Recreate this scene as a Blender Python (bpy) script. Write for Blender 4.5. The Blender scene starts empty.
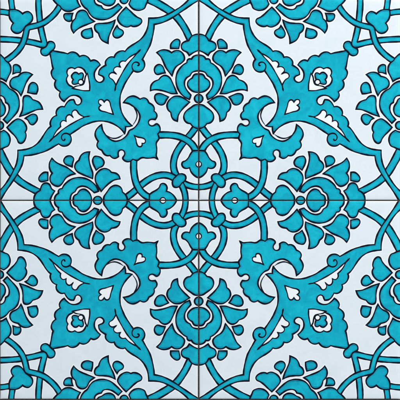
import bpy, bmesh, math, random
from mathutils import Vector
from mathutils.geometry import tessellate_polygon

C = bpy.context.scene.collection
MM = 0.001
DZ = 0.0000010          # height of one coat of glaze over the next
TOP = 0.007            # thickness of a tile
JX, JY = 198.9, 200.4  # crossing of the joints on the photograph's 400 px grid

# ------------------------------------------------------------------ materials
def new_mat(name):
    m = bpy.data.materials.new(name); m.use_nodes = True
    nt = m.node_tree
    return m, nt, nt.nodes['Principled BSDF']

def glaze(name, c1, c2, c3, rough, scale, bump=0.12, spec=0.3, coat=0.0, thick=None, vary=0):
    """fired glaze: brush mottling, faint pooling, pinholes and an uneven gloss"""
    m, nt, b = new_mat(name); N, L = nt.nodes, nt.links
    geo = N.new('ShaderNodeNewGeometry')
    n1 = N.new('ShaderNodeTexNoise'); n1.inputs['Scale'].default_value = scale
    n1.inputs['Detail'].default_value = 5; n1.inputs['Roughness'].default_value = 0.6
    n1.inputs['Distortion'].default_value = 0.8
    n2 = N.new('ShaderNodeTexNoise'); n2.inputs['Scale'].default_value = scale * 7
    n2.inputs['Detail'].default_value = 4; n2.inputs['Roughness'].default_value = 0.65
    L.new(geo.outputs['Position'], n1.inputs['Vector']); L.new(geo.outputs['Position'], n2.inputs['Vector'])
    mx = N.new('ShaderNodeMath'); mx.operation = 'MULTIPLY_ADD'
    L.new(n2.outputs['Fac'], mx.inputs[0]); mx.inputs[1].default_value = 0.28
    hf = N.new('ShaderNodeMath'); hf.operation = 'MULTIPLY'; hf.inputs[1].default_value = 0.72
    L.new(n1.outputs['Fac'], hf.inputs[0]); L.new(hf.outputs[0], mx.inputs[2])
    r = N.new('ShaderNodeValToRGB')
    if vary:                                   # every motif was filled with its own load of colour
        oi = N.new('ShaderNodeObjectInfo'); va = N.new('ShaderNodeMapRange')
        L.new(oi.outputs['Random'], va.inputs['Value'])
        va.inputs['To Min'].default_value = -vary / 2; va.inputs['To Max'].default_value = vary / 2
        ad = N.new('ShaderNodeMath'); ad.operation = 'ADD'
        L.new(mx.outputs[0], ad.inputs[0]); L.new(va.outputs['Result'], ad.inputs[1]); L.new(ad.outputs[0], r.inputs['Fac'])
    else: L.new(mx.outputs[0], r.inputs['Fac'])
    e = r.color_ramp.elements
    e[0].position = 0.36; e[0].color = (*c1, 1); e[1].position = 0.64; e[1].color = (*c3, 1)
    k = e.new(0.5); k.color = (*c2, 1)
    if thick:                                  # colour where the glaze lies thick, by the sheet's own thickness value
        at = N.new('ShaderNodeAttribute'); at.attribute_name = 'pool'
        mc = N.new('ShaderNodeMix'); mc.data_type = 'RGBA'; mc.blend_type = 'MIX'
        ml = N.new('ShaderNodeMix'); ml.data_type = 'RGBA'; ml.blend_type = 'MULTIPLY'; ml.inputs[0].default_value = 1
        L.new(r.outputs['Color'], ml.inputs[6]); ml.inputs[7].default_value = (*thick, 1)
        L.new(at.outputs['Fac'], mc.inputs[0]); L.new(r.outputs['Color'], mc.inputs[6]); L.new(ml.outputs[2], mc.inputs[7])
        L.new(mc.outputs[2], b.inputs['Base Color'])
    else:
        L.new(r.outputs['Color'], b.inputs['Base Color'])
    rr = N.new('ShaderNodeMapRange'); L.new(n2.outputs['Fac'], rr.inputs['Value'])
    rr.inputs['To Min'].default_value = rough * 0.75; rr.inputs['To Max'].default_value = rough * 1.3
    L.new(rr.outputs['Result'], b.inputs['Roughness'])
    n3 = N.new('ShaderNodeTexNoise'); n3.inputs['Scale'].default_value = 130
    n3.inputs['Detail'].default_value = 3
    L.new(geo.outputs['Position'], n3.inputs['Vector'])
    bp = N.new('ShaderNodeBump'); bp.inputs['Strength'].default_value = bump
    bp.inputs['Distance'].default_value = 0.0006
    L.new(n3.outputs['Fac'], bp.inputs['Height']); L.new(bp.outputs['Normal'], b.inputs['Normal'])
    b.inputs['Specular IOR Level'].default_value = spec
    b.inputs['Coat Weight'].default_value = coat; b.inputs['Coat Roughness'].default_value = 0.12
    L.new(bp.outputs['Normal'], b.inputs['Coat Normal'])
    return m

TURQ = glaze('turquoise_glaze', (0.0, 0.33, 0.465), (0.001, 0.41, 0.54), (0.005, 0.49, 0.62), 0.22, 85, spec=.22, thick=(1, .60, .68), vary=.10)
INK = glaze('outline_glaze', (0.003, 0.004, 0.010), (0.004, 0.007, 0.016), (0.006, 0.016, 0.03), 0.35, 160, spec=.06)
WHITE = glaze('white_glaze', (0.685, 0.752, 0.79), (0.71, 0.772, 0.805), (0.73, 0.79, 0.82), 0.24, 55, thick=(1.15, 1.11, 1.08))

def rough_mat(name, c1, c2, scale, bump):
    m, nt, b = new_mat(name); N, L = nt.nodes, nt.links
    geo = N.new('ShaderNodeNewGeometry')
    n = N.new('ShaderNodeTexNoise'); n.inputs['Scale'].default_value = scale; n.inputs['Detail'].default_value = 8
    L.new(geo.outputs['Position'], n.inputs['Vector'])
    r = N.new('ShaderNodeValToRGB'); r.color_ramp.elements[0].position = .35; r.color_ramp.elements[1].position = .7
    r.color_ramp.elements[0].color = (*c1, 1); r.color_ramp.elements[1].color = (*c2, 1)
    L.new(n.outputs['Fac'], r.inputs['Fac']); L.new(r.outputs['Color'], b.inputs['Base Color'])
    bp = N.new('ShaderNodeBump'); bp.inputs['Strength'].default_value = bump; bp.inputs['Distance'].default_value = .0005
    L.new(n.outputs['Fac'], bp.inputs['Height']); L.new(bp.outputs['Normal'], b.inputs['Normal'])
    b.inputs['Roughness'].default_value = .9
    return m
CLAY = rough_mat('fired_clay', (0.16, 0.085, 0.05), (0.30, 0.17, 0.11), 900, .6)
GROUT = rough_mat('dark_grout', (0.04, 0.034, 0.032), (0.11, 0.092, 0.082), 700, .8)
MATS = [TURQ, INK, WHITE]
T, K, W, R = 0, 1, 2, 3

# ------------------------------------------------------------------ curves
def U(p):                                   # traced pixel -> tile units (0..200, outer corner at 0,0)
    return (p[0] * 200 / JX, p[1] * 200 / JY) + ((1,) if len(p) > 2 else ())
def sw(p): return (p[1], p[0]) + tuple(p[2:])

def spline(pts, closed, step=0.55, soft=6):
    """smooth curve through the points; a third value marks a sharp corner"""
    n = len(pts); out = []
    P = [Vector(p[:2]) for p in pts]; cor = [len(p) > 2 for p in pts]
    segs = n if closed else n - 1
    for i in range(segs):
        a, b = P[i], P[(i + 1) % n]
        pr = P[(i - 1) % n] if (closed or i > 0) else a
        nx = P[(i + 2) % n] if (closed or i + 2 < n) else b
        if cor[i]: pr = a + (a - b) * .35
        if cor[(i + 1) % n]: nx = b + (b - a) * .35
        d = (b - a).length
        def tang(p0, p1, p2):
            d0 = max((p1 - p0).length, 1e-6) ** .5; d1 = max((p2 - p1).length, 1e-6) ** .5
            if (p1 - p0).length < 1e-6 or (p2 - p1).length < 1e-6: return (p2 - p0)
            return ((p1 - p0) / d0 - (p2 - p0) / (d0 + d1) + (p2 - p1) / d1) * max(d, 1e-6) ** .5
        ta, tb = tang(pr, a, b), tang(a, b, nx)
        k = max(2, int(math.ceil(d / step)))
        for j in range(k):
            t = j / k; t2, t3 = t * t, t * t * t
            out.append(a * (2*t3 - 3*t2 + 1) + ta * (t3 - 2*t2 + t) + b * (3*t2 - 2*t3) + tb * (t3 - t2))
    if not closed: out.append(P[-1].copy())
    keep = [P[i] for i in range(n) if cor[i] or (not closed and i in (0, n - 1))]
    def fixed(p): return any((p - q).length < 1e-4 for q in keep)
    res = [out[0]]
    for p in out[1:]:
        if (p - res[-1]).length > .08: res.append(p)
        elif fixed(p): res[-1] = p
    if closed and (res[0] - res[-1]).length < .08: res.pop()
    fx = [fixed(p) for p in res]; m = len(res)
    for _ in range(soft):
        res = [p if (fx[i] or (not closed and i in (0, m - 1))) else p * .5 + (res[i - 1] + res[(i + 1) % m]) * .25
               for i, p in enumerate(res)]
    return res

def closed_path(pts): return spline([U(p) for p in pts], True)
def sym(half):
    """a shape symmetrical about the tile's diagonal, from the half between its two diagonal points"""
    h = [U(p) for p in half]
    a = (h[0][0] + h[0][1]) / 2; b = (h[-1][0] + h[-1][1]) / 2
    h[0] = (a, a) + tuple(h[0][2:]); h[-1] = (b, b) + tuple(h[-1][2:])
    return spline(h + [sw(p) for p in h[-2:0:-1]], True)

def normals(P, closed):
    n = len(P); N = []
    for i in range(n):
        a = P[i - 1] if (closed or i) else P[i]; b = P[i]; c = P[(i + 1) % n] if (closed or i < n - 1) else P[i]
        d1 = (b - a).normalized() if (b - a).length > 0 else (c - b).normalized()
        d2 = (c - b).normalized() if (c - b).length > 0 else d1
        n1 = Vector((-d1.y, d1.x)); n2 = Vector((-d2.y, d2.x)); m = n1 + n2
        if m.length < .15: m = n1.copy()
        m.normalize(); k = 1 / max(m.dot(n1), .55)
        N.append(m * k)
    return N

def clean(Q, P, h, tol=.96):
    """drop the points of an offset line that fold back too near its centre line"""
    hs = h if isinstance(h, list) else [h] * len(P)
    out = []
    for i, q in enumerate(Q):
        lim = (hs[i] * tol) ** 2; ok = True
        qx, qy = q.x, q.y
        for p in P:
            dx = p.x - qx
            if dx * dx < lim:
                dy = p.y - qy
                if dx * dx + dy * dy < lim: ok = False; break
        if ok and (not out or (out[-1] - q).length > .03): out.append(q)
    return out

def tess_area(polys):
    loops = [[Vector((p.x, p.y, 0)) for p in q] for q in polys]; f = [p for q in loops for p in q]
    return sum(abs((f[b] - f[a]).cross(f[c] - f[a]).z) / 2 for a, b, c in tessellate_polygon(loops))
def stroke_polys(P, closed, w, taper, seed):
    """the drawn line as loops that fill cleanly; redrawn with another wobble when they do not"""
    n = len(P); want = w * sum((P[i] - P[i - 1]).length for i in range(0 if closed else 1, n)); best = None
    for k in range(8):
        q = stroke_try(P, closed, w, taper, seed + 1000 * k)
        r = abs(tess_area(q) / want - 1)
        if best is None or r < best[0]: best = (r, q)
        if r < .05 or (taper and r < .6): break
    if best[0] > .1 and not taper: print('stroke', seed, round(best[0], 2))
    return best[1]
def stroke_try(P, closed, w, taper, seed):
    N = normals(P, closed); n = len(P); rs = random.Random(seed)
    ph = [rs.uniform(0, 6.28) for _ in range(3)]; s = 0; L, Q, H = [], [], []
    tot = sum((P[i] - P[i-1]).length for i in range(1, n)) + 1e-6
    for i in range(n):
        if i: s += (P[i] - P[i - 1]).length
        wv = w
        if w < 3:
            fade = min(1, s / 2, (tot - s) / 2) if closed else 1
            wv = w * (1 + fade * (.20 * math.sin(s * .33 + ph[0]) + .05 * math.sin(s * 1.1 + ph[1])))
        if taper: wv *= max(.15, min(1, 1.25 * math.sin(math.pi * s / tot) + .1))
        H.append(wv / 2); L.append(P[i] + N[i] * wv / 2); Q.append(P[i] - N[i] * wv / 2)
    L, Q = clean(L, P, H), clean(Q, P, H)
    if closed:
        return [q for q in (L, Q) if len(q) > 3]
    return [L + Q[::-1]]

def area2(P): return sum(P[i - 1].x * P[i].y - P[i].x * P[i - 1].y for i in range(len(P)))
def inset(P, d):
    """the outline moved inwards by d (outwards if negative), its folds dropped"""
    N = normals(P, True); sg = 1 if area2(P) > 0 else -1
    q = clean([p + n * d * sg for p, n in zip(P, N)], P, abs(d))
    return q if len(q) > 5 else None

def band(center, widths, mirror_join=False):
    """closed outline of a vine from its centre line"""
    c = [U(p) for p in center]
    if mirror_join:
        a = (c[-1][0] + c[-1][1]) / 2; c[-1] = (a, a)
        c = c + [sw(p) for p in c[-2::-1]]
    P = spline(c, False, soft=26); N = normals(P, False); n = len(P)
    L, Rr = [], []
    for i, (p, q) in enumerate(zip(P, N)):
        t = i / (n - 1)
        w = widths if not isinstance(widths, tuple) else widths[0] + (widths[1] - widths[0]) * t
        q = q.normalized()
        L.append(p + q * w / 2); Rr.append(p - q * w / 2)
    mw = widths if not isinstance(widths, tuple) else min(widths)
    return clean(L, P, mw / 2, .992) + clean(Rr, P, mw / 2, .992)[::-1]
def circle(cx, cy, r, k=36, sq=1.0):
    x, y = U((cx, cy))[:2]
    return [Vector((x + r * math.cos(a), y + r * sq * math.sin(a))) for a in [2 * math.pi * i / k for i in range(k)]]
def flip(P): return [Vector((p.y, p.x)) for p in P]

# ------------------------------------------------------------------ layers of one painted motif
class Motif:
    def __init__(s, name, parent=None, label=None):
        s.name, s.parent, s.label, s.layers = name, parent, label, []
    def fill(s, P, m=T): s.layers.append(('f', P, m)); return s
    def line(s, P, closed=True, w=1.52, m=K, taper=False, z=None):
        s.layers.append(('s', P, closed, w, m, taper, z)); return s
    def shape(s, P, m=T, w=1.52, halo=True):
        if halo:
            s.layers.append(('s', P, True, 3.4, R, False, 'mid'))
        s.fill(P, m)
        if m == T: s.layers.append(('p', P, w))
        s.line(P, True, w); return s

motifs = []
def motif(name, parent=None, label=None):
    m = Motif(name, parent, label); motifs.append(m); return m
def pair(name, P, **kw):                      # the motif and its mirror image across the diagonal
    a = motif(name).shape(P, **kw); b = motif(name).shape(flip(P), **kw); return a, b

W0 = 5.3
# small stems and trefoil in the outer corner
pair('stem', band([(11.2, -4), (11.9, 4), (13.1, 11.5)], 5.1))
motif('trefoil').shape(sym([(9.7, 9.7, 1), (13, 9.4), (16.2, 9.6), (19.6, 10.9), (22.9, 13.7, 1), (25.2, 12.1),
    (28.7, 11.5), (31.9, 14.0), (33.1, 18), (31.8, 21.4), (29, 23.9), (26, 26)]))
# wide vine that runs under the palmette's arm to the inner rosette
up = [(149, -6), (154, -2.2), (158.5, -.2), (163, 2.4), (169, 6), (175, 10.2), (180.2, 15.5), (185.2, 22.5), (189.4, 30), (193, 37.5)]
lo = [(188.5, 42), (186.8, 38.6), (183, 31), (178.5, 23.8), (174, 18.6), (167.5, 13.4), (161, 9.4), (155, 6.1), (149, 3.2), (143, 0)]
V3 = closed_path([up[0] + (1,)] + up[1:-1] + [up[-1] + (1,)] + [lo[0] + (1,)] + lo[1:-1] + [lo[-1] + (1,)])
pair('vine', V3)

# the great palmette with its two scalloped arms
P1 = [(50, 50.4), (55, 51, 1), (60, 52), (65, 52.9), (68, 53.8, 1), (71, 52), (74, 52.1), (77.2, 53.5), (79.8, 56.5, 1),
    (83, 55.3), (86, 55.7), (88.6, 57.5), (91, 61, 1), (94, 59.9), (97, 60.9), (99.4, 63), (100.6, 64.9, 1),
    (97.6, 67.8), (95.1, 71.5), (94.5, 75.2), (95.5, 79.2), (97.6, 81.7), (100.2, 82.5), (103, 81.2), (104.3, 78.5),
    (103, 76.2), (100.6, 75.4), (98.9, 74.4, 1), (99.2, 71), (101.2, 68.2), (104, 66.3), (106, 65.2, 1),
    (105.6, 62.3), (106.7, 59.8), (109, 57.6), (112, 56.7), (114.5, 57.3, 1), (115.6, 54.6), (118, 52.3),
    (121, 51), (123.6, 50.8), (125.3, 51.5, 1), (127.4, 48.9), (131, 46.1), (135, 43.6), (139.2, 40.8), (143, 37.2), (145.9, 32.8),
    (147.8, 28), (148.7, 23), (149.1, 18.2, 1), (156, 18), (162.5, 16.7), (168.8, 14), (175, 10.6), (181.3, 6.6),
    (186.3, 2.5), (190, -1.5), (194, -6, 1), (202, -3, 1), (198, .8), (193, 4), (187.5, 7.7), (181.3, 12), (175, 16.3),
    (167.5, 20.6), (161.3, 23.1), (154.5, 24.5, 1), (154.2, 29), (153.4, 34), (152.1, 39.5), (150.4, 45), (148, 50),
    (145.5, 54.4), (142.7, 59.4, 1), (144.1, 61.2), (145, 64), (144.7, 67), (143, 70), (140.1, 71.8), (136.8, 72),
    (133.6, 70.7, 1), (131, 74.5), (128.4, 78.5), (125.2, 83.5), (122.8, 89), (121, 94), (120.2, 99), (120.2, 104),
    (121.2, 110), (123.2, 115), (126.4, 120), (129.4, 123.3), (132.4, 125.8, 1), (129, 126.7), (125.6, 126.9, 1)]
pal = motif('palmette').shape(sym(P1))
CURL = [(134.2, 71.3), (132.7, 68.8), (132.2, 66.2), (133.2, 63.6), (135.6, 62.1), (138.2, 62.5), (139.6, 64.2), (138.7, 65.8), (137.6, 65.2)]
ARMLINE = spline([U(p) for p in [(116.2, 84), (115.8, 87), (115, 91.5)]], False)
TIPLINE = spline([U(p) for p in [(134.5, 55.8), (137.8, 52.6), (141.3, 49.2)]], False)
cu = spline([U(p) for p in CURL], False)
for f in (lambda q: q, flip):
    pal.line(f(cu), False, 1.4)
    pal.line(f(ARMLINE), False, 1.7, taper=True)
    pal.line(f(TIPLINE), False, 2.0, taper=True)
SLOT = [(116.2, 85.4, 1), (118.4, 80.6), (121.2, 75.4), (124.6, 69.4), (128, 64.2), (131.4, 60), (134.4, 56.8), (137, 53.4, 1),
    (133, 55.2), (129, 57.9), (125.6, 61.4, 1), (123, 60.9), (120.6, 62), (119.4, 64.3), (120.6, 67, 1), (117.2, 66.6),
    (114.6, 68), (113.7, 70.6), (116.6, 74, 1), (113.5, 72.5), (110.7, 73.2), (109.1, 75.5), (109.8, 77.8), (112.5, 79.3), (114.5, 81.9)]
sl = closed_path(SLOT)
for q in (sl, flip(sl)):
    motif('scalloped_opening', pal).shape(q, m=R, w=1.3, halo=False)
# blossom painted on the palmette
bl = motif('blossom', pal)
bl.shape(sym([(67.6, 69.6), (70.8, 67.7), (73, 67.8), (75, 68.8, 1), (78, 67.2), (81.5, 67.7), (84.6, 70), (85.8, 72.6), (87.3, 75.5), (88, 80), (87, 87)]), m=R, halo=False)
motifs_b2 = motif('inner_blossom', pal).shape(sym([(72.8, 74), (74.8, 72.4), (77, 72.5), (79, 74.1, 1), (81.2, 72.7), (83.2, 73.2), (83.8, 75.2),
    (83.2, 77.8), (82.4, 79.8), (81, 82)]), halo=False, w=1.5)
motif('blossom_pearl', pal).shape(circle(81.1, 82.0, 2.6), m=R, halo=False, w=1.3)
motif('calyx', pal).shape(sym([(89.8, 90.7, 1), (90, 85), (88.9, 78.8), (87.7, 73.2, 1), (85.6, 76.6), (85.0, 80.4), (83.9, 84.3)]), m=R, halo=False, w=1.3)
motif('heart', pal).shape(sym([(113.4, 114.6, 1), (112.4, 110.6), (111, 106.4), (110.1, 102.2), (108.5, 100.1), (106.2, 100), (104.5, 102, 1),
    (102.4, 99.6), (99.2, 99.9)]), m=R, halo=False, w=1.35)
# knot and vines round the outer corner
motif('knot').shape(sym([(46.2, 46.6), (47.6, 44), (48.6, 42), (51.3, 41.3), (54.2, 42.6), (55.4, 45.8), (54.2, 49), (51.2, 51.6)]))
motif('corner_vine').shape(band([(38.7, -4), (39.0, 8), (39.9, 18.5), (41.7, 31), (44.2, 41), (45, 44), (44.9, 45.2)], W0, True))
motif('long_vine').shape(band([(62.5, 1), (60, 6.4), (55.6, 12.7), (50, 18.5), (44, 22.8), (37, 25.5), (31.5, 26.7), (28.6, 27.4), (27.4, 27.6)], W0, True))

# rosettes ---------------------------------------------------------------
def rosette(swap, cup, items, eye, grow):
    g = flip if swap else (lambda q: q)
    ro = motif('rosette')
    ro.shape(g(inset(closed_path(cup), -.05)))
    for nm, pts in items: motif(nm, ro).shape(g(inset(closed_path(pts), -grow)))
    cx, cy, r = eye
    motif('rosette_eye', ro).shape(g(circle(cx, cy, r)), w=1.5)
OCUP = [(80, -5, 1), (81, 1.5), (83.4, 5.8), (86, 8.3), (87.6, 9.4), (90.2, 14), (94, 17.6), (100, 19.5), (106, 19.4), (111, 17.5), (116.5, 13),
    (122.2, 7.5, 1), (118.6, 3.8, 1), (116, 6), (112, 8.6), (107, 9.7), (103.2, 8.6), (101.6, 6, 1), (98, 5.2), (95.2, 2.6), (94.2, -5, 1)]
O = [('petal', [(131.5, -5, 1), (131, 0), (129.4, 4, 1), (131, 6.6), (134, 9.1), (138, 10.3), (142, 9.8), (145, 8), (146, 5), (147.4, 2.3), (149.5, -5, 1)]),
    ('petal', [(126.4, 7.4, 1), (130, 10.6), (134, 14.6), (138, 17.6), (141.4, 19.1), (142.2, 21.5), (140, 24.5), (136.2, 26.2), (133, 26.4), (131.2, 25.5, 1),
        (128, 27), (125, 26.5), (121.5, 24.5), (119, 21.5), (118, 18), (119.5, 15), (122.5, 11.4)]),
    ('teardrop', [(117.4, 25.8, 1), (115, 29.5), (113.2, 33.5), (114.4, 36.9), (117.8, 37.8), (121.5, 36), (123.8, 33), (122.8, 30.5), (120.2, 29.2), (118.4, 27.8)]),
    ('petal', [(115.3, 20.3, 1), (110, 22.7), (104, 23.5), (98.5, 23.6), (95.6, 24.6), (94.9, 27.5), (96, 30.6), (99, 33.2, 1), (99.8, 36), (101.4, 39.2), (104.5, 41.6), (108.2, 43, 1),
        (108.6, 38), (111, 31.5), (113.5, 26)]),
    ('teardrop', [(91.6, 28.3, 1), (88.5, 29), (84.5, 30), (82, 32.5), (82.3, 35.6), (85, 37.9), (89, 38.3), (92.9, 36.9, 1), (92.7, 33)]),
    ('petal', [(94.6, 21.4, 1), (91, 19), (88.8, 16), (87, 12.2), (84, 10.4), (80.5, 10.7), (77.5, 13), (76.3, 16.3), (75.8, 18.6, 1), (73, 21.5), (71.8, 25),
        (72, 29), (74, 32.8, 1), (76.6, 30), (81, 27), (87, 24.5), (91.5, 22.8)]),
    ('teardrop', [(73, 13.5, 1), (69, 13.8), (64.8, 14), (64.2, 17), (66, 20), (69.5, 21.3), (71.8, 20.4, 1), (71.9, 17)]),
    ('petal', [(52, -5, 1), (54, .2), (57.6, 4.2, 1), (60, 5.6), (62.4, 8.8), (66, 10.9), (71, 11), (75.5, 8.8), (80.5, 6.4, 1), (78.4, 3), (76, -5, 1)]),
    ('petal', [(95.8, -5, 1), (98.5, 1), (102, 2.6), (105.5, 5), (110, 5.5), (113.6, 4), (115.4, 1), (116, -5, 1)])]
rosette(False, OCUP, O, (124.5, -.3, 4.0), .12); rosette(True, OCUP, O, (124.5, -.3, 4.0), .12)

# rings round the inner corner
pair('ring_vine', band([(197.5, 125.5), (192, 133), (186.5, 139.3), (181.2, 145.6), (177, 152), (174.2, 160), (173.6, 167), (175.2, 173), (178.6, 178.4)], 5.9))
pair('ring_vine', band([(178.6, 180), (183, 182.8), (188.5, 185.4), (194, 186.8), (204, 187.4)], 5.3))
pair('ring_vine', band([(155, 135.2), (162, 135), (169, 135), (177, 136), (184, 138.4), (190, 142.2), (194.2, 147), (197, 153.5)], 6.0))
P2 = [(129.4, 130.6), (132.9, 129), (136.4, 125.9), (139.3, 121), (140.2, 116), (138.7, 112), (135.8, 108.2), (132.5, 105.7), (129, 103.6), (123.8, 102.6, 1),
    (126, 99.5), (129, 97.1), (133, 96), (136.8, 97), (140.2, 99.2, 1), (144, 97.8), (147.3, 99.3), (149.1, 102.8, 1), (152.6, 104.9), (154.6, 108),
    (154.3, 111, 1), (156.6, 113.3), (157.2, 116.6), (155.4, 119.5, 1), (152.8, 119.2), (150, 119.8), (148.6, 122.2), (149.6, 125), (152.3, 126.1),
    (154.6, 125.3), (156.8, 123.7), (159.2, 125.4), (160.6, 129.3), (159.9, 131.9), (158, 134, 1), (159, 136.5), (159.2, 139), (157, 141.8), (156.4, 144),
    (157, 148), (156.9, 152), (156.4, 156), (157.6, 159.3, 1)]
cp = motif('crescent_palmette').shape(sym(P2))
arc = spline([U(p) for p in [(131.5, 104.6), (134.6, 108), (136.8, 112), (137.4, 116), (136, 120.6), (132.2, 126.2)]], False)
for q in (arc, flip(arc)): cp.line(q, False, 1.15, taper=True)
motif('heart', cp).shape(sym([(134.3, 135.6, 1), (138, 137.1), (142, 137.8), (145, 139.1), (145.8, 141.5), (144.6, 143.4), (142, 143.6, 1)]), m=R, halo=False, w=1.35)
BUD = [(206, 150.4, 1), (199, 150.5), (193, 150.8, 1), (190.7, 154), (188.5, 158), (185.6, 161), (182.9, 161.9), (182.0, 164.6), (183.5, 167.4), (186.4, 168.6), (189.8, 167.8, 1),
    (191, 171.4), (193.8, 174.9), (199, 178.0), (206, 178, 1)]
for g in (lambda q: q, flip):
    bd = motif('tulip_bud').shape(g(closed_path(BUD)))
    motif('bud_eye', bd).shape(g(circle(199, 164.3, 2.9)), m=R, halo=False, w=1.2)
motif('knot').shape(sym([(175.6, 177), (178.3, 174.5), (182, 173.8), (185.5, 175.4), (186, 179), (184, 182), (181.8, 183.3)]))
ICUP = [(204, 55, 1), (199, 55), (195.2, 55.7), (192.9, 57.4), (191.8, 59.2, 1), (189.3, 58.9), (187.6, 60.2), (187.2, 62.8, 1), (184.2, 64.4), (180.9, 67.6), (177.7, 72.4), (176.2, 79), (177.2, 86.3), (180.4, 92.6), (185, 97.1), (189.6, 99.4, 1),
    (190.5, 97.4), (191.1, 95.2, 1), (188, 91.5), (185.3, 87), (184.7, 82), (186.6, 78), (190.2, 75.8, 1), (192.6, 72.3), (199, 70.7), (204, 70.7, 1)]
I = [('petal', [(206, 34.4, 1), (199, 34.4), (194.6, 35.2), (191.2, 37.4), (189.2, 41, 1), (185.8, 41.8), (182.8, 43.6), (181.8, 47), (183.4, 50), (187.6, 52),
        (189.6, 55, 1), (194, 52.2), (199, 50.2), (206, 50.2, 1)]),
    ('teardrop', [(179.9, 41.2), (179.6, 44.5), (178.8, 48.2, 1), (175, 48.2), (171.3, 48, 1), (171.2, 45), (173.6, 41.4), (177.6, 39.4)]),
    ('petal', [(157.6, 52.6, 1), (161, 50.6), (165.4, 50.2), (169.4, 51.4), (171.8, 53.2, 1), (175.4, 51), (180, 51.3), (183.6, 55), (184.5, 59.4), (181.8, 62.7),
        (176.4, 66.3), (173.6, 70.6), (172.3, 75.4, 1), (169.5, 71.8), (166.2, 67), (163.8, 61.4), (161.2, 56.5)]),
    ('teardrop', [(155, 68.8), (156.9, 65.7), (160, 64.7), (162.8, 66.7), (165, 72.6, 1), (161.5, 73.2), (157.4, 74.3), (155.2, 72)]),
    ('petal', [(151.1, 90.2, 1), (151.5, 86), (154.2, 82.2), (159.2, 80, 1), (161.8, 77), (165.6, 75.7), (169.8, 78), (173.2, 84.5), (176.8, 93.2, 1), (172, 93.4), (166, 91.3), (160, 89.8), (155, 89.4)]),
    ('teardrop', [(155.5, 95.5), (158, 94), (161.4, 94.1), (168.3, 97.2, 1), (166, 100.4), (164.6, 103.4), (161.5, 104.8), (157.6, 103), (155.5, 99)]),
    ('petal', [(189.4, 102.2, 1), (185, 99.3), (180, 96.8), (174.4, 96.8), (169.2, 101), (167.5, 105.6), (168.8, 110), (171.3, 112.2, 1), (172.3, 117), (174.2, 119.6), (177.3, 120.8, 1), (178.4, 115),
        (182.6, 108.8)]),
    ('petal', [(205, 104.9, 1), (199, 104.9), (195.4, 105.2), (191.2, 108), (186.2, 111.8), (184.3, 116), (185.2, 120.4), (188, 122.8), (190.8, 123.3, 1), (193, 126), (196, 127.8), (199, 128.2), (205, 128.2, 1)]),
    ('petal', [(205, 74.2, 1), (199, 74.2), (194.6, 75), (192.8, 78.2, 1), (189, 81), (188, 84.8), (189.6, 88), (192.2, 90.4), (195.2, 91.8), (199, 92.2), (205, 92.2, 1)])]
rosette(False, ICUP, I, (199, 98.6, 4.2), .3); rosette(True, ICUP, I, (199, 98.6, 4.2), .3)

# ------------------------------------------------------------------ mesh building
strokes = {}
def drop(d):                                   # straight between the cuts, so that every coat bends alike
    K = (0.0,) + CUTS
    if d >= K[-1]: return 0.0
    d = max(d, 0)
    for a, b in zip(K, K[1:]):
        if d <= b: return drop_curve(a) + (drop_curve(b) - drop_curve(a)) * (d - a) / (b - a)
def drop_curve(d):                             # a long soft shoulder, then the short rim
    z = 0.0
    if d < 6.0: z += .42 * ((6.0 - d) / 6.0) ** 2
    if d < 1.3:
        t = (1.3 - d) / 1.3; z += .75 * (1 - math.sqrt(max(0, 1 - (t * .95) ** 2)))
    return z
CUTS = (0.1, 0.28, 0.55, 0.9, 1.3, 2.1, 3.2, 4.5, 6.0)

def conform(bm, lim, z_of):
    """clip to the tile, cut near the edges and bend down over the rounded rim"""
    x0, x1, y0, y1 = lim
    for co, no in (((x0, 0, 0), (-1, 0, 0)), ((x1, 0, 0), (1, 0, 0)), ((0, y0, 0), (0, -1, 0)), ((0, y1, 0), (0, 1, 0))):
        bmesh.ops.bisect_plane(bm, geom=bm.verts[:] + bm.edges[:] + bm.faces[:], dist=1e-6, plane_co=co, plane_no=no, clear_outer=True)
    if not bm.verts: return
    xs = [v.co.x for v in bm.verts]; ys = [v.co.y for v in bm.verts]
    for c in CUTS:
        for co, no, hit in (((x0 + c, 0, 0), (1, 0, 0), min(xs) < x0 + c), ((x1 - c, 0, 0), (1, 0, 0), max(xs) > x1 - c),
                            ((0, y0 + c, 0), (0, 1, 0), min(ys) < y0 + c), ((0, y1 - c, 0), (0, 1, 0), max(ys) > y1 - c)):
            if hit: bmesh.ops.bisect_plane(bm, geom=bm.verts[:] + bm.edges[:] + bm.faces[:], dist=1e-6, plane_co=co, plane_no=no)
    for v in bm.verts:
        dx = min(v.co.x - x0, x1 - v.co.x); dy = min(v.co.y - y0, y1 - v.co.y)
        v.co.z -= min(drop(dx) + drop(dy), .96)

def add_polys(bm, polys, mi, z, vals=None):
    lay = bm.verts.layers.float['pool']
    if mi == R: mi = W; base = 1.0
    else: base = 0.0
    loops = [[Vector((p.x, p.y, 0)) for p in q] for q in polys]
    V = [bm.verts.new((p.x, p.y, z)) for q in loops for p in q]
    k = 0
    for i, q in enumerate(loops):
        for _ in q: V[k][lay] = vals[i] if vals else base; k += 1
    for a, b, c in tessellate_polygon(loops):
        if len({a, b, c}) == 3:
            try: f = bm.faces.new((V[a], V[b], V[c])); f.material_index = mi
            except ValueError: pass

def finish(bm, name, mats, parent, mapf):
    for v in bm.verts: v.co = mapf(v.co)
    for f in bm.faces:
        f.normal_update()
        if f.normal.z < 0: f.normal_flip()
        f.smooth = True
    me = bpy.data.meshes.new(name); bm.to_mesh(me); bm.free()
    used = sorted({p.material_index for p in me.polygons})
    for k in used: me.materials.append(mats[k])
    re = {k: i for i, k in enumerate(used)}
    me.polygons.foreach_set('material_index', [re[p.material_index] for p in me.polygons])
    o = bpy.data.objects.new(name, me); C.objects.link(o)
    if parent: o.parent = parent
    return o

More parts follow.
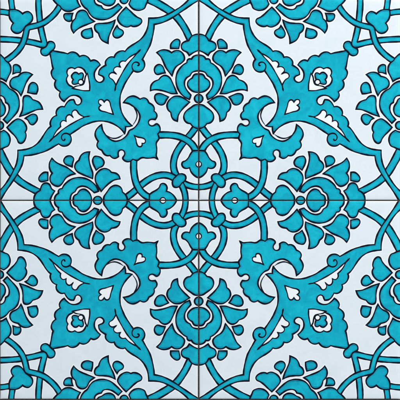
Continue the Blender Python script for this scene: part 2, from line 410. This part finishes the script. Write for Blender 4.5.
def make_tile(sx, sy, kx, ky, lim, label, tilt=(0, 0, 0), dx=0.0):
    """sx, sy: which side of the joints; kx, ky: millimetres per tile unit"""
    root = bpy.data.objects.new('ceramic_tile', None); C.objects.link(root)
    root.empty_display_size = .02
    cx, cy = sx * 100 * kx * MM, sy * 100 * ky * MM
    root.location = (cx + dx * MM, cy, 0); root.rotation_euler = tilt
    root['label'] = label; root['category'] = 'tile'; root['group'] = 'four glazed tiles set edge to edge'
    def mp(co): return Vector((sx * (200 - co.x) * kx * MM - cx, sy * (200 - co.y) * ky * MM - cy, TOP + co.z * MM))
    x0, x1, y0, y1 = lim
    # clay body
    bm = bmesh.new()
    e = .10
    r = [bm.verts.new(((x0 - e) if i in (0, 3) else (x1 + e), (y0 - e) if i < 2 else (y1 + e), -6.9)) for i in range(4)]
    bm.faces.new(r)
    g = bmesh.ops.extrude_face_region(bm, geom=bm.faces[:])
    for v in [q for q in g['geom'] if isinstance(q, bmesh.types.BMVert)]: v.co.z = -.99
    bmesh.ops.bevel(bm, geom=[ed for ed in bm.edges if abs(ed.verts[0].co.z - ed.verts[1].co.z) > 1], offset=.5, segments=3, affect='EDGES')
    for v in bm.verts: v.co = mp(v.co)
    bmesh.ops.recalc_face_normals(bm, faces=bm.faces[:])
    me = bpy.data.meshes.new('clay_body'); bm.to_mesh(me); bm.free(); me.materials.append(CLAY)
    o = bpy.data.objects.new('clay_body', me); C.objects.link(o); o.parent = root
    # white glaze with its rim folding down
    bm = bmesh.new(); bm.verts.layers.float.new('pool'); n = 20
    gx = [x0 + (x1 - x0) * i / n for i in range(n + 1)]; gy = [y0 + (y1 - y0) * i / n for i in range(n + 1)]
    V = [[bm.verts.new((x, y, 0)) for x in gx] for y in gy]
    for j in range(n):
        for i in range(n): bm.faces.new((V[j][i], V[j][i+1], V[j+1][i+1], V[j+1][i])).material_index = W
    conform(bm, lim, None)
    finish(bm, 'white_glaze', MATS, root, mp)
    # painted motifs
    low, mid, high = 1, 1, 8 + int(.4 * len(motifs)); built = {}; seed = 0
    for m in motifs:
        bm = bmesh.new(); bm.verts.layers.float.new('pool')
        for l in m.layers:
            seed += 1
            if l[0] == 'f': add_polys(bm, [l[1]], l[2], high * DZ / MM); high += 1
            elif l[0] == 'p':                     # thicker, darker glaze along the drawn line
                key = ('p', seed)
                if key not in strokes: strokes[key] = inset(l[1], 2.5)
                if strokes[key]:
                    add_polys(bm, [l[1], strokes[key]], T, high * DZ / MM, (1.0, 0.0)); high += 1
            elif l[0] == 'h':                     # bright glaze thinning out round a motif
                key = ('h', seed)
                if key not in strokes:
                    strokes[key] = [q for q in (inset(l[1], -l[2] / 2), inset(l[1], -l[3] / 2)) if q]
                if len(strokes[key]) == 2:
                    add_polys(bm, strokes[key], W, low * DZ / MM, (1.0, 0.0)); low += 1
            else:
                if l[6] == 'mid': z = (.003 + mid * DZ * .4 / MM); mid += 1
                else: z = high * DZ / MM; high += 1
                if seed not in strokes: strokes[seed] = stroke_polys(l[1], l[2], l[3], l[5], seed)
                add_polys(bm, strokes[seed], l[4], z)
        conform(bm, lim, None)
        if not bm.verts: bm.free(); continue
        o = finish(bm, m.name, MATS, built[m.parent] if m.parent else root, mp)
        built[m] = o
    return root

make_tile(-1, 1, .9945, 1.002, (.55, 199.2, -1.0, 199.4), 'upper left tile of the four, turquoise flowers and vines on white glaze', (.0012, -.0009, .0007))
make_tile(1, 1, 1.0035, 1.002, (-.8, 199.25, -1.0, 199.4), 'upper right tile of the four, turquoise flowers and vines on white glaze', (-.001, .0014, -.0005))
make_tile(-1, -1, .9945, .9925, (.55, 199.2, 0.0, 199.4), 'lower left tile of the four, turquoise flowers and vines on white glaze', (.0008, .0010, -.0006))
make_tile(1, -1, 1.0035, .9925, (-.8, 199.25, 0.0, 199.4), 'lower right tile of the four, turquoise flowers and vines on white glaze', (-.0013, -.0008, .0004))

# ------------------------------------------------------------------ grout bed
bm = bmesh.new()
S = .26; n = 40
bmesh.ops.create_grid(bm, x_segments=n, y_segments=n, size=S)
for v in bm.verts: v.co.z = TOP - .0019
me = bpy.data.meshes.new('grout_bed'); bm.to_mesh(me); bm.free(); me.materials.append(GROUT)
# the bed lies between and under the tiles: joints filled to just below the rims
o = bpy.data.objects.new('grout_bed', me); C.objects.link(o); o['kind'] = 'structure'

# ------------------------------------------------------------------ light
w = bpy.data.worlds.new('World'); bpy.context.scene.world = w; w.use_nodes = True
bg = w.node_tree.nodes['Background']; bg.inputs['Color'].default_value = (.86, .92, 1, 1); bg.inputs['Strength'].default_value = .56
def area(name, loc, size, power, col):
    l = bpy.data.lights.new(name, 'AREA'); l.shape = 'RECTANGLE'; l.size, l.size_y = size; l.energy = power; l.color = col
    o = bpy.data.objects.new(name, l); C.objects.link(o); o.location = loc
    o.rotation_euler = (-Vector(loc)).to_track_quat('-Z', 'Y').to_euler()
    return o
area('softbox', (1.05, 1.35, 1.45), (1.1, 1.1), 45, (1, .985, .96))

# ------------------------------------------------------------------ camera
cam = bpy.data.cameras.new('camera'); co = bpy.data.objects.new('camera', cam); C.objects.link(co)
D = 1.6
co.location = ((200 - JX + .25) * MM, (JY - 200) * MM, TOP + D)
cam.sensor_width = 36; cam.lens = 36 * D / .400
cam.clip_start = .05; cam.clip_end = 20
sc = bpy.context.scene; sc.camera = co
sc.view_settings.view_transform = 'Standard'; sc.view_settings.look = 'None'
sc.view_settings.exposure = 0; sc.view_settings.gamma = 1
